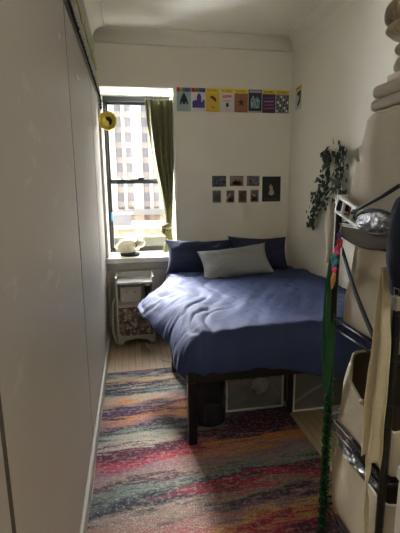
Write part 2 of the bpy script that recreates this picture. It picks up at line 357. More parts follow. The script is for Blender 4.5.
# ---------------------------------------------------------------- closet wall
M['closet_gap'] = mat('closet_gap_shade', (74, 68, 60), .9)  # dark tone stands in for the shade inside the door gaps
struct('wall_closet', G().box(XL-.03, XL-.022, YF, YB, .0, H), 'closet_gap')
struct('baseboard_left', G().box(XL-.021, XL+.014, YF, YB-.0, 0, .085), 'trim', bevel=.005)
ys = [-.50, .752, 2.075, 3.30, 3.985]
doors = []
for k in range(4):
    d = struct('door_%d' % (k+1), G().box(XL-.021, XL, ys[k]+.013, ys[k+1]-.013, .092, 2.295), 'closet', bevel=.003)
struct('door_5', G().box(XL-.021, XL, YF, ys[0]-.013, .092, 2.295), 'closet', bevel=.003)
struct('trim_6', G().box(XL-.021, XL+.006, YF, YB, 2.335, 2.36), 'trim', bevel=.004)
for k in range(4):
    struct('trim_%d' % (k+8), G().box(XL-.0205, XL-.002, ys[k]-.0125, ys[k]+.0125, .092, 2.295), 'closet_gap')  # dark strips nearly flush in the seams, added as painted shadow lines
yu = [YF, .752, 2.075, 3.2, 3.985]
for k in range(4):
    struct('door_%d' % (k+6), G().box(XL-.021, XL-.004, yu[k]+.004, yu[k+1]-.004, 2.366, H-.10), 'closet', bevel=.003)
struct('trim_7', cove((XL-.005, YF, H), (XL-.005, YB-.1, H), (1, 0, 0)), 'ceil')
# ---------------------------------------------------------------- outdoors
gr = struct('ground', G().box(-8, 30, 12, 60, -16.3, -16), 'asphalt')
BX, BY = 0, 40
tw = empty('office_tower', (0, BY, -16), 'tall pale limestone tower with columns of windows seen through the window', 'building')
add('wall', G().box(-7.13, 22.6, BY+.6, BY+12, -16, 13.5), 'stone', tw)
gp = G(); gw = G(); gs = G()
px = -21.5
x = -6.2
bays = []
while x < 20:
    bays.append((x, x+.62)); bays.append((x+.95, x+1.57)); x += 2.5
for i in range(0, len(bays), 2):
    gp.box(bays[i][0]-.93, bays[i][0], BY, BY+.6, -16, 13.5)
gp.box(bays[-1][1], 22.6, BY, BY+.6, -16, 13.5)
for i in range(0, len(bays), 2): gp.box(bays[i][1], bays[i+1][0], BY+.2, BY+.6, -16, 13.5)
add('pier', gp, 'stone', tw)
z = -15.
wn = 0
while z < 12:
    for a, b in bays: gs.box(a, b, BY+.4, BY+.6, z+.85, z+1.4)
    z += 1.4
gs.v = gs.v
o = add('spandrels', gs, 'outblind', tw); o['kind'] = 'stuff'
z = -15.; gs2 = G(); cand = []
while z < 12:
    for a, b in bays: cand.append((abs(a+.5)+abs(z-3)*1.1, a, b, z))
    z += 1.4
cand.sort(); base = None
for i, (q, a, b, z) in enumerate(cand):
    if i < 100:
        if base is None:
            base = add('window', G().box(a, b, BY+.5, BY+.62, z, z+.85).box(a+.02, b-.02, BY+.44, BY+.5, z+.40, z+.45), 'outwin', tw); b0 = (a, z)
        else:
            c = base.copy(); C.objects.link(c); c.parent = tw; c.location = (a-b0[0], 0, z-b0[1])
    else: gs2.box(a, b, BY+.5, BY+.62, z, z+.85)
o = add('window_rows', gs2, 'outwin', tw); o['kind'] = 'stuff'
add('cornice', G().box(-7.3, 22.8, BY-.5, BY, -.9, -.35).box(-7.3, 22.8, BY-.3, BY, -1.9, -1.6), 'stone_grey', tw)
lb = empty('low_building', (-1, 30, -16), 'low brown brick building with a pale roof edge below the tower', 'building')
add('wall', G().box(-16, 12, 30, 37, -16, -1.35), 'brown_brick', lb)
add('parapet', G().box(-16.2, 12.2, 29.8, 30.1, -1.35, -1.1), 'stone_grey', lb)
add('roof', G().box(-16, 12, 30.1, 37, -1.35, -1.25), 'stone_grey', lb)
b0 = None
for r in range(3):
    for k in range(8):
        xk = -7+1.9*k; zk = -3.4-2.6*r
        if b0 is None: b0 = add('window', G().box(xk, xk+.9, 29.95, 30.05, zk, zk+1.4), 'outwin', lb); q0 = (xk, zk)
        else: c = b0.copy(); C.objects.link(c); c.parent = lb; c.location = (xk-q0[0], 0, zk-q0[1])
rb = empty('rooftop_bulkhead', (-1.1, 31.5, -1.25), 'small grey box on the low roof outside', 'rooftop box')
add('housing', G().box(-2.2, 0, 31, 32.5, -1.25, -.35), 'stone_grey', rb)
add('lid', G().box(-2.35, .15, 30.9, 32.6, -.35, -.25), 'stone', rb)
# ---------------------------------------------------------------- rug
rg = G()
RX0, RX1, RY0, RY1 = -.243, .962, 1.24, 3.075
def rugf(u, v):
    x = RX0+(RX1-RX0)*u; y = RY0+(RY1-RY0)*v
    x += .006*nz(0, y*3)*(abs(u-.5)*2)**6; y += .012*nz(x*3, 5)*(abs(v-.5)*2)**6
    return (x, y, .010)
rg.grid(rugf, 20, 30)
o = add('area_rug', rg, 'rug', solid=.012)
tag(o, 'multicoloured streaked abstract area rug on the floor beside the bed', 'rug')
# give the rug object a world-aligned texture space
for v in o.data.vertices: v.co += o.location
o.location = (0, 0, 0)
# ---------------------------------------------------------------- bed
bed = empty('bed_frame', (.95, 2.95, 0), 'black metal platform bed frame along the right wall', 'bed')
BX0, BX1, BY0, BY1, BZ = .27, 1.60, 2.03, 3.94, .455
add('rail', G().box(BX0, BX0+.035, BY0, BY1, BZ-.06, BZ), 'black_metal', bed, bevel=.003)
add('rail', G().box(BX1-.035, BX1, BY0, BY1, BZ-.06, BZ), 'black_metal', bed, bevel=.003)
add('rail', G().box(BX0+.035, BX1-.035, BY0, BY0+.035, BZ-.06, BZ), 'black_metal', bed, bevel=.003)
add('rail', G().box(BX0+.035, BX1-.035, BY1-.035, BY1, BZ-.06, BZ), 'black_metal', bed, bevel=.003)
add('center_rail', G().box(.955, .99, BY0+.035, BY1-.035, BZ-.06, BZ-.02), 'black_metal', bed, bevel=.003)
for k in range(9):
    y = BY0+.12+k*.205
    add('slat', G().box(BX0+.035, BX1-.035, y, y+.03, BZ-.018, BZ), 'black_metal', bed, bevel=.002)
for (lx, ly, w) in ((BX0, BY0, .05), (BX1-.05, BY0, .05), (BX0, 2.98, .035), (BX1-.035, 2.98, .035), (.955, 2.27, .035), (.955, 2.98, .035), (BX0, BY1-.05, .05), (BX1-.05, BY1-.05, .05)):
    add('leg', G().box(lx, lx+w, ly, ly+w, 0.017 if ly < 3.05 and lx < .94 else 0, BZ-.061), 'black_metal', bed, bevel=.004)
mt = add('mattress', G().box(BX0+.03, BX1-.01, BY0+.04, BY1, BZ+.001, .64), 'navy_dark', bevel=.04, bseg=4)
tag(mt, 'mattress in a dark navy sheet under the rumpled duvet', 'mattress')
# duvet: sheet folded over the foot and the left side, flared out near the pillows
def smooth(t): t = max(0, min(1, t)); return t*t*(3-2*t)
DZ = .685
def duvet(u, v):
    # a: distance from the left top edge (negative hangs), b: from the foot top edge
    a = -.30 + 1.60*u; b = -.26 + 2.06*v
    y_along = 2.05+max(b, 0)
    # how the hanging side behaves along the bed
    flare = smooth((y_along-2.35)/.75)
    x = .36; y = 2.09
    dz = 0
    if a > 0: x = .36 + a*(1.255/1.30)
    else:
        t = -a/.30
        out_n, drop_n = .14*math.sin(min(t, 1)*math.pi/2), .245*(t**1.5)
        out_f, drop_f = .34*t, .16*t**1.3
        x = .36 - (out_n*(1-flare)+out_f*flare); dz -= drop_n*(1-flare)+drop_f*flare
    if b > 0: y = 2.09 + b
    else:
        t = -b/.26
        y = 2.09 - .085*math.sin(min(1, t*1.2)*math.pi/2); d = .22*t**1.4 + .11*t*smooth((a-.3)/.6)
        dz = -(((-dz)**3+d**3)**(1/3))
        if a < 0: y += .05*t*(-a/.3); x += .05*t*(-a/.3)
    # cut back the sheet towards the head on the left (diagonal edge from the point to the pillow)
    if b > 1.08 and a < .12:
        s = smooth((b-1.08)/.38); x += s*(.12-a)*.75; dz *= (1-s)
    z = DZ + dz
    # body, dimples and wrinkles
    e = min(1, max(0, (b+.05)/.3))
    z += .014*nz(x*2.2, y*2.2, 1)*e + .005*nz(x*5+y*2, y*3, 31)*e
    dr = (x*.75+y*.66)
    z += .009*nz((x-y*.55)*13, dr*2.2, 4) + .006*nz((x+y*.3)*22, y*4, 8)
    rid = abs(nz((x*1.0-y*.5)*7+2.*nz(x*2, y*2, 3), (x+y)*1.2, 2)); z -= (.022-.018*smooth((x-.42)/.22))*max(0, .2-rid)/.2
    rid2 = abs(nz((x*.5+y)*6+1.5*nz(x*3, y*3, 13), (y-x)*1.5, 12)); z -= .005*max(0, .15-rid2)/.15*e
    x += .012*nz(y*11, z*5, 6)*(1 if a < .02 else 0) + .010*nz(y*24, z*9, 7)*(1 if a < .02 else 0)
    y += .010*nz(x*9, z*6, 16)*(1 if b < .02 else 0)
    if b > 1.45: z -= .03*smooth((b-1.45)/.2)
    return (min(x, XR-.006), y, z)
dv = G().grid(duvet, 110, 120)
dob = add('duvet', dv, 'navy', smooth=True, solid=.014, sub=1)
tag(dob, 'rumpled navy blue duvet covering the bed, hanging over its foot', 'duvet')
# ---------------------------------------------------------------- pillows
def pillow(name, c, w, h, t, lean, yaw, roll, m, label, seed, flange=0.):
    root_c = Vector(c)
    R = Matrix.Rotation(yaw, 3, 'Z') @ Matrix.Rotation(lean, 3, 'X') @ Matrix.Rotation(roll, 3, 'Y')
    g = G()
    def side(sg):
        def fn(u, v):
            a, b = u*2-1, v*2-1
            sa = a*(1-.07*(1-abs(b))**1.*0 - .11*(1-b*b)*abs(a)**3*1.); sb = b*(1-.12*(1-a*a)*abs(b)**3)
            th = t/2*max(0, 1-abs(a)**3.2)**.6*max(0, 1-abs(b)**3.2)**.6
            th *= 1+.25*nz(a*1.6+seed, b*1.6, sg)+.10*nz(a*5, b*5+seed, sg)
            th += .004*nz((a+b)*9+seed, (a-b)*3, 3*sg)*(1-abs(a)**4)
            p = Vector((sa*w/2, sg*th, sb*h/2 - .018*(1-a*a)*(1 if b > .0 else 0)*abs(b) + .006*nz(a*3+seed, b)))
            return root_c + R @ p
        return fn
    g.grid(side(-1), 36, 28); g.grid(side(1), 36, 28)
    o = add(name, g, m, smooth=True, sub=1)
    b = bmesh.new(); b.from_mesh(o.data); bmesh.ops.remove_doubles(b, verts=b.verts, dist=.0015); bmesh.ops.recalc_face_normals(b, faces=b.faces); b.to_mesh(o.data); b.free()
    return tag(o, label, 'pillow')
pillow('pillow', (.635, 3.74, .825), .68, .36, .20, math.radians(-30), .02, math.radians(2), 'navy_dark', 'navy pillow at the window side of the bed head, left behind the grey one', 1.)
pillow('pillow', (1.235, 3.80, .825), .62, .36, .19, math.radians(-24), -.05, math.radians(2), 'navy_dark', 'navy pillow in the corner of the room, right behind the grey one', 7.)
pillow('pillow', (.92, 3.49, .80), .68, .33, .16, math.radians(-38), -.06, math.radians(-7), 'grey_fab', 'grey woven pillow leaning on the two navy pillows', 13.)
# ---------------------------------------------------------------- under the bed
def storage_box(x0, x1, y0, y1, z1, label, loc_in):
    t = empty('storage_box', ((x0+x1)/2, (y0+y1)/2, 0), label, 'storage box', None)
    z0 = .019 if x0 < .9 else .003
    w = .003
    g = G().box(x0, x1, y0, y0+w, z0, z1).box(x0, x1, y1-w, y1, z0, z1).box(x0, x0+w, y0+w, y1-w, z0, z1).box(x1-w, x1, y0+w, y1-w, z0, z1).box(x0+w, x1-w, y0+w, y1-w, z0, z0+w)
    add('body', g, 'clear', t)
    e = .012
    f = G()
    for (a, b) in ((x0, x0+e), (x1-e, x1)):
        f.box(a, b, y0-.006, y0, z0, z1)
    f.box(x0+e, x1-e, y0-.006, y0, z0, z0+e)
    add('frame', f, 'white_plastic', t, bevel=.002)
    add('lid', G().box(x0-.006, x1+.006, y0-.012, y1+.006, z1, z1+.018), 'white_plastic', t, bevel=.005)
    return t
storage_box(.555, .948, 2.33, 2.85, .275, 'clear plastic storage box with pale frame under the middle of the bed', None)
storage_box(.995, 1.40, 2.28, 2.80, .29, 'clear plastic storage box under the right of the bed, behind the bed leg', None)
def lump(c, r, seed, amp=.25, n=16, m=20, fl=(1, 1, 1)):
    def fn(u, v):
        th = math.pi*u; ph = 2*math.pi*v
        d = Vector((math.sin(th)*math.cos(ph), math.sin(th)*math.sin(ph), math.cos(th)))
        q = 1+amp*nz(d.x*2+seed, d.y*2, d.z*2)
        return (c[0]+r*fl[0]*q*d.x, c[1]+r*fl[1]*q*d.y, c[2]+r*fl[2]*q*d.z)
    return G().grid(fn, n, m, closed=True)
tag(add('folded_fabric', lump((.82, 2.43, .13), .06, 3, .5, fl=(1, .8, .75)), 'white_plastic', smooth=True), 'crumpled white cloth inside the storage box under the middle of the bed', 'cloth')
tag(add('folded_fabric', lump((.67, 2.45, .09), .085, 8, .4, fl=(1, .8, .7)), 'grey_cloth', smooth=True), 'grey folded cloth at the left inside the clear storage box', 'cloth')
tag(add('folded_fabric', lump((.84, 2.62, .10), .10, 18, .4, fl=(1, .8, .7)), 'navy_dark', smooth=True), 'dark blue cloth at the back of the clear storage box', 'cloth')
tag(add('rod', G().tube([(1.02, 2.33, .03), (1.16, 2.34, .11), (1.33, 2.36, .17)], .009), 'white_plastic'), 'white rod lying slanted inside the right storage box', 'rod')
bp = empty('backpack', (.435, 2.25, .017), 'black soft backpack standing on the rug under the bed', 'bag')
def bagf(u, v):
    z = .017+.33*u; ph = 2*math.pi*v
    w = (.088+.006*math.sin(u*9))*(1 if u < .8 else math.sqrt(max(0.02, 1-((u-.8)/.2)**2))) * (1 if u > .06 else .8+.2*u/.06)
    c, s = math.cos(ph), math.sin(ph); q = (abs(c)**2.4+abs(s)**2.4)**(-1/2.4)
    return (.435+w*q*c*(1+.05*nz(z*9, ph)), 2.25+w*.9*q*s, z)
g = G().grid(bagf, 24, 28, closed=True); n0 = len(g.v); g.f.append(tuple(range(27, -1, -1))); g.f.append(tuple(range(n0-28, n0)))
add('body', g, 'black_fab', bp, smooth=True)
add('pocket', G().box(.385, .485, 2.152, 2.19, .05, .19), 'black_fab', bp, bevel=.018, bseg=4)
add('handle', G().tube([(.41, 2.25, .335), (.415, 2.25, .365), (.455, 2.25, .365), (.46, 2.25, .335)], .008), 'black_fab', bp, smooth=True)
add('strap', G().tube([(.348, 2.2, .30), (.335, 2.19, .2), (.345, 2.19, .06)], .012, flat=.4), 'black_fab', bp, smooth=True)
# ---------------------------------------------------------------- nightstand
ns = empty('nightstand', (0, 3.82, 0), 'small white nightstand with open shelf and patterned drawers below the window', 'nightstand')
nx0, nx1, ny0, ny1 = -.175, .185, 3.70, 3.945
add('side_panel', G().box(nx0, nx0+.018, ny0, ny1, 0, .655), 'white_wood', ns, bevel=.004)
add('side_panel', G().box(nx1-.018, nx1, ny0, ny1, 0, .655), 'white_wood', ns, bevel=.004)
add('back_panel', G().box(nx0+.018, nx1-.018, ny1-.01, ny1, .08, .665), 'white_wood', ns)
add('top', G().box(nx0+.018, nx1-.018, ny0-.004, ny1-.01, .585, .607), 'white_wood', ns, bevel=.004)
add('shelf', G().box(nx0+.018, nx1-.018, ny0-.008, ny1-.01, .365, .388), 'white_wood', ns, bevel=.004)
for z0 in (.085, .225):
    dr = add('drawer', G().box(nx0+.02, nx1-.02, ny0-.002, ny1-.02, z0, z0+.132), 'mosaic', ns, bevel=.004)
ap = [(nx0+.018, ny0, 0), (nx0+.05, ny0, 0), (nx0+.07, ny0, .03)]+[(nx0+.09+.18*k/6, ny0, .032+.018*math.sin(math.pi*k/6)) for k in range(7)]+[(nx1-.07, ny0, .03), (nx1-.05, ny0, 0), (nx1-.018, ny0, 0), (nx1-.018, ny0, .082), (nx0+.018, ny0, .082)]
add('apron', G().poly(ap, (0, 1, 0), .016), 'white_wood', ns)
add('side_rail', G().tube([(nx0-.012, ny0-.01, .02), (nx0-.032, ny0-.01, .12), (nx0-.034, ny0-.01, .30), (nx0-.028, ny0-.01, .40), (nx0-.008, ny0-.01, .45), (nx0-.0, ny0-.01, .455)], .012, 10), 'white_wood', ns, smooth=True)
add('inner_box', G().box(nx0+.04, nx0+.24, ny0+.10, ny1-.012, .389, .54), 'white_wood', ns, bevel=.004)
add('knob', G().lathe([(.006, 0), (.009, -.008), (.009, -.014), (.004, -.018)], (nx0+.10, ny0+.10, .49), 12, 'y'), 'steel', ns)
add('knob', G().lathe([(.006, 0), (.009, -.008), (.009, -.014), (.004, -.018)], (nx0+.18, ny0+.10, .49), 12, 'y'), 'steel', ns)
sp = empty('candle_jar', (.125, 3.76, .388), 'black jar with a pale lid on the open nightstand shelf', 'jar')
add('jar', G().lathe([(.024, .388), (.027, .395), (.027, .55), (.025, .56)], (.125, 3.76, 0), 20), 'black_fab', sp, smooth=True)
add('lid', G().lathe([(.028, .56), (.028, .577), (.02, .58)], (.125, 3.76, 0), 20), 'white_plastic', sp)
tag(add('power_cable', G().tube([(.09, 3.68, .006), (.10, 3.60, .006), (.125, 3.50, .006), (.155, 3.40, .006), (.19, 3.31, .006), (.24, 3.24, .006), (.30, 3.20, .006), (.36, 3.26, .006)], .0045), 'cable', smooth=True), 'thin white cable curving over the wooden floor beside the nightstand', 'cable')
# ---------------------------------------------------------------- window sill items, curtain
pl = empty('plush_animal', (-.02, 4.10, WZ0), 'cream fluffy plush animal lying on the window sill', 'plush toy')
def body(u, v):
    th = math.pi*u; ph = 2*math.pi*v
    d = Vector((math.sin(th)*math.cos(ph), math.sin(th)*math.sin(ph), math.cos(th)))
    q = 1+.10*nz(d.x*3, d.y*3, d.z*3)+.03*nz(d.x*12, d.y*12, d.z*12)
    z = .885+.085*q*d.z*(1 if d.z > 0 else .75)
    return (-.045+.125*q*d.x, 4.10+.085*q*d.y, z+.012*d.x)
add('body', G().grid(body, 28, 36, closed=True), 'plush', pl, smooth=True)
add('head', lump((.075, 4.07, .925), .050, 4, .12, 20, 24, (1.05, .95, .9)), 'plush', pl, smooth=True)
add('ear', lump((.108, 4.06, .972), .016, 5, .1, 10, 12, (.8, .5, 1.4)), 'plush', pl, smooth=True)
add('ear', lump((.052, 4.06, .975), .014, 6, .1, 10, 12, (.8, .5, 1.2)), 'plush', pl, smooth=True)
add('muzzle', lump((.095, 4.030, .912), .018, 5, .05, 10, 12), 'plush', pl, smooth=True)
add('eye', lump((.080, 4.022, .932), .004, 0, 0, 8, 10), 'black_fab', pl)
add('eye', lump((.108, 4.028, .934), .004, 0, 0, 8, 10), 'black_fab', pl)
add('collar', G().tube([(.04+.036*math.cos(a)*.5, 4.075+.046*math.sin(a), .905+.036*math.cos(a)) for a in [2*math.pi*k/20 for k in range(20)]], .005, 8, True), 'dark', pl, smooth=True)
add('base', G().lathe([(.092, .801), (.10, .806), (.10, .822), (.085, .832)], (-.025, 4.09, 0), 28), 'black_fab', pl, smooth=True)
tag(add('glass_ornament', lump((-.20, 4.34, 1.18), .028, 1, .05, 16, 20, (.35, .35, 1.7)), 'blue', smooth=True), 'bright blue glass ornament at the left edge of the window', 'ornament')
cu = empty('curtain', (.35, 4.10, WZ0), 'olive green velvet curtain gathered and knotted at the right of the window', 'curtain')
# hanging cloth: half width and centre by height
def cl_edge(z):
    pts = [(2.31, .175, .438), (2.1, .19, .437), (1.9, .215, .436), (1.7, .245, .434), (1.5, .29, .431), (1.35, .325, .425), (1.2, .348, .418), (1.12, .352, .405), (1.07, .30, .405), (1.03, .29, .40), (1.0, .335, .405), (.95, .345, .41), (.88, .325, .385), (.83, .315, .36), (.812, .33, .352)]
    for (a, l0, r0), (b, l1, r1) in zip(pts, pts[1:]):
        if z <= a and z >= b:
            t = (a-z)/(a-b) if a > b else 0; return l0+(l1-l0)*t, r0+(r1-r0)*t
    return pts[-1][1:]
def curt(u, v):
    z = 2.31-(2.31-.812)*u; l, r = cl_edge(z)
    w = r-l; amp = .042*min(1, w/.16)
    ph = v*2*math.pi*4+.5*math.sin(v*9)
    yy = 4.10+amp*math.sin(ph+.6*math.sin(u*3))+.008*nz(v*9, u*5)
    return (l+w*v+.006*math.sin(ph*2+u*4), yy, z+.008*math.sin(ph)*(1 if u < .01 else 0))
add('drape', G().grid(curt, 90, 130), 'curtain', cu, smooth=True, solid=.004)
add('knot', lump((.352, 4.075, 1.09), .05, 12, .35, 24, 28, (1., .75, .62)), 'curtain', cu, smooth=True)
add('rod', G().tube([(WX0+.013, 4.10, 2.335), (WX1-.013, 4.10, 2.335)], .007, 10), 'trim', cu, smooth=True)
for k in range(6):
    x = .19+k*.046
    add('ring', G().tube([(x, 4.10+.013*math.cos(a), 2.327+.016*math.sin(a)) for a in [2*math.pi*j/14 for j in range(14)]], .002, 6, True), 'black_metal', cu)
# ---------------------------------------------------------------- gold disc, garlands and hooks on the closet
gd = empty('gold_ornament', (-.165, 3.75, 2.048), 'round gold disc ornament with dark emblem hanging in front of the window', 'ornament')
cx, cy, cz = -.165, 3.75, 2.048
add('disc', G().lathe([(.002, -.004), (.03, -.002), (.06, -.008), (.072, -.022), (.079, -.018), (.081, -.008), (.079, .004), (.002, .006)], (cx, cy, cz), 40, 'y'), 'gold', gd, smooth=True)
add('emblem', G().poly([(cx-.018, cy-.017, cz+.034), (cx+.02, cy-.017, cz+.030), (cx+.038, cy-.017, cz+.006), (cx+.03, cy-.017, cz-.028), (cx+.012, cy-.017, cz-.038), (cx+.008, cy-.017, cz-.008), (cx-.012, cy-.017, cz+.010)], (0, 1, 0), .006), 'dark', gd)
add('cord', G().tube([(cx-.02, cy, cz+.077), (cx-.045, cy+.0, cz+.20), (cx-.080, cy+.0, cz+.270)], .0015, 5), 'dark', gd)
def garland_pts(y0, y1, x, z, amp, seed, step=.012):
    n = int((y1-y0)/step); return [(x+.005*nz(i*.7, seed), y0+(y1-y0)*i/n, z+amp*nz(i*.13, seed)) for i in range(n+1)]
go = empty('tinsel_garland', (XL+.03, 2.4, 2.33), 'dark fuzzy tinsel garland strung along the top of the closet doors', 'garland')
pts = garland_pts(.6, 3.93, XL+.016, 2.318, .008, 2)
g = G().tube(pts, .006, 6)
for p in pts:
    for q in range(4):
        a = random.uniform(0, 6.28); g.tube([p, (p[0]+.012*abs(math.cos(a)), p[1]+random.uniform(-.015, .015), p[2]+.018*math.sin(a))], [.004, .0015], 4)
add('strand', g, 'rope', go)
g = G()
for p in pts[::2]:
    for q in range(3):
        a = random.uniform(0, 6.28); g.tube([(p[0]+.008, p[1], p[2]), (p[0]+.014+.010*abs(math.cos(a)), p[1]+random.uniform(-.02, .02), p[2]+.018*math.sin(a))], [.003, .0015], 4)
add('pale_tips', g, 'rope_w', go)
pe = [(XL+.016, 3.90, 2.315), (XL+.03, 3.90, 2.28), (XL+.034, 3.90, 2.24), (XL+.034, 3.9, 2.17)]
g = G().tube(pe, .009, 6)
for k in range(40):
    t = random.random(); a = random.uniform(0, 6.28); p = Vector(pe[1]).lerp(Vector(pe[3]), t); g.tube([p, p+Vector((.02*math.cos(a), .02*math.sin(a), random.uniform(-.01, .01)))], [.003, .001], 4)
add('tail', g, 'rope', go)
fg = empty('flower_garland', (XL+.01, 2.6, 2.46), 'string of small yellow flowers hung along the upper cabinet doors', 'garland')
def vine(pts0): return pts0
ptsf = [(XL+.010, 1.3+i*.06, 2.475+.03*abs(math.sin(i*.5))) for i in range(44)]
add('strand', G().tube(ptsf, .002, 5), 'stem', fg)
fb = None
for i in range(0, 44, 3):
    p = Vector(ptsf[i])+Vector((.008, 0, 0))
    if fb is None:
        g = G()
        for k in range(6):
            a = k*math.pi/3; g.v and None
            c = p+Vector((.004, .014*math.cos(a), .014*math.sin(a))); l_ = lump(c, .011, k, .1, 7, 8, (.5, 1, 1)); n0 = len(g.v); g.v += l_.v; g.f += [tuple(q+n0 for q in f) for f in l_.f]
        fb = add('flower', g, 'yellow', fg, smooth=True); f0 = p
    else:
        c = fb.copy(); C.objects.link(c); c.parent = fg; c.location = p-f0
hk = empty('wall_hook', (XL, 1.84, 2.075), 'white adhesive hook on the nearer closet door, top left of the photo', 'hook', 'adhesive hooks on the closet doors')
add('plate', G().box(XL, XL+.004, 1.831, 1.849, 2.055, 2.088), 'white_plastic', hk, bevel=.003)
add('hook', G().tube([(XL+.004, 1.84, 2.080), (XL+.008, 1.84, 2.066), (XL+.014, 1.84, 2.060), (XL+.020, 1.84, 2.063), (XL+.022, 1.84, 2.070)], .003, 8), 'white_plastic', hk, smooth=True)
copy_thing(hk, (XL, 2.44, 2.065), 'white adhesive hook on the second closet door, nearer the window')
# ---------------------------------------------------------------- papers on the walls
def flat(name, c, var=0.): return mat(name, c, .6, var=var, vs=60)
def blotch(name, cs, scale, seed=0.):
    m, n, l, b = nodes(name, .6)
    tc = n.new('ShaderNodeTexCoord'); mp = n.new('ShaderNodeMapping'); mp.inputs['Location'].default_value = (seed, seed*2, seed*3); l.new(tc.outputs['Object'], mp.inputs[0])
    t = n.new('ShaderNodeTexNoise'); t.inputs['Scale'].default_value = scale; t.inputs['Detail'].default_value = 3; l.new(mp.outputs[0], t.inputs[0])
    r = n.new('ShaderNodeValToRGB'); l.new(t.outputs[0], r.inputs[0]); k = len(cs)
    r.color_ramp.elements[0].position = .3; r.color_ramp.elements[0].color = col(cs[0]); r.color_ramp.elements[1].position = .7; r.color_ramp.elements[1].color = col(cs[-1])
    for i, c in enumerate(cs[1:-1]): e = r.color_ramp.elements.new(.3+.4*(i+1)/(k-1)); e.color = col(c)
    l.new(r.outputs[0], b.inputs['Base Color']); return m
def text_mesh(body, size, org, ux, uz, m, parent, name='lettering'):
    cu_ = bpy.data.curves.new('t', 'FONT'); cu_.body = body; cu_.size = size; cu_.align_x = 'CENTER'; cu_.extrude = .0004
    to = bpy.data.objects.new('t', cu_); C.objects.link(to); bpy.context.view_layer.update()
    me = bpy.data.meshes.new_from_object(to.evaluated_get(bpy.context.evaluated_depsgraph_get()))
    g = G(); ux = Vector(ux); uz = Vector(uz); nn = ux.cross(uz)
    g.v = [Vector(org)+ux*v.co.x+uz*v.co.y+nn*v.co.z for v in me.vertices]; g.f = [tuple(p.vertices) for p in me.polygons]
    bpy.data.objects.remove(to); return add(name, g, m, parent)
flatc = {}
def fc(c):
    if c not in flatc: flatc[c] = flat('print_ink_%d_%d_%d' % c, c)
    return flatc[c]
def sheet(name, org, ux, w, h, paper, label, cat, group):
    """paper on a wall; org = lower left corner; returns (thing, placer) where placer puts outlines at sheet coordinates 0..1"""
    ux = Vector(ux); uz = Vector((0, 0, 1)); nn = ux.cross(uz); org = Vector(org)
    t = empty(name, org+ux*w/2, label, cat, group)
    def P(a, b, lift): return org+ux*(a*w)+uz*(b*h)+nn*lift
    def put(pname, pts, c, lift=.0016, th=.0006):
        return add(pname, G().poly([P(a, b, lift) for a, b in pts], nn, th), c if not isinstance(c, tuple) else fc(c), t)
    put('paper', [(0, 0), (1, 0), (1, 1), (0, 1)], paper, 0., .0015)
    return t, put, P, ux, nn
R_ = lambda a, b, c, d: [(a, b), (c, b), (c, d), (a, d)]
YEL = (226, 200, 44)
pw, ph_ = .1365, .213
specs = [
 ((150, 178, 176), 'rainbow', 'theatre programme with rainbow band and black dome shape, first of the row beside the window'),
 ((214, 212, 214), 'rainbow', 'theatre programme with rainbow band and purple skyline shape, second of the row'),
 ((214, 178, 60), 'yellow', 'all yellow theatre programme with small brown shape'),
 ((206, 202, 196), 'yellow', 'white theatre programme with red lines and a small black shape under a yellow band'),
 ((142, 96, 56), 'yellow', 'brown theatre programme with a dark star'),
 ((34, 36, 44), 'dark', 'black theatre programme with pale title and teal white picture'),
 ((52, 34, 62), 'yellow', 'dark purple theatre programme with magenta stripes'),
 ((120, 122, 122), 'yellow', 'theatre programme with black and white chequered cover, last of the row by the corner'),
]
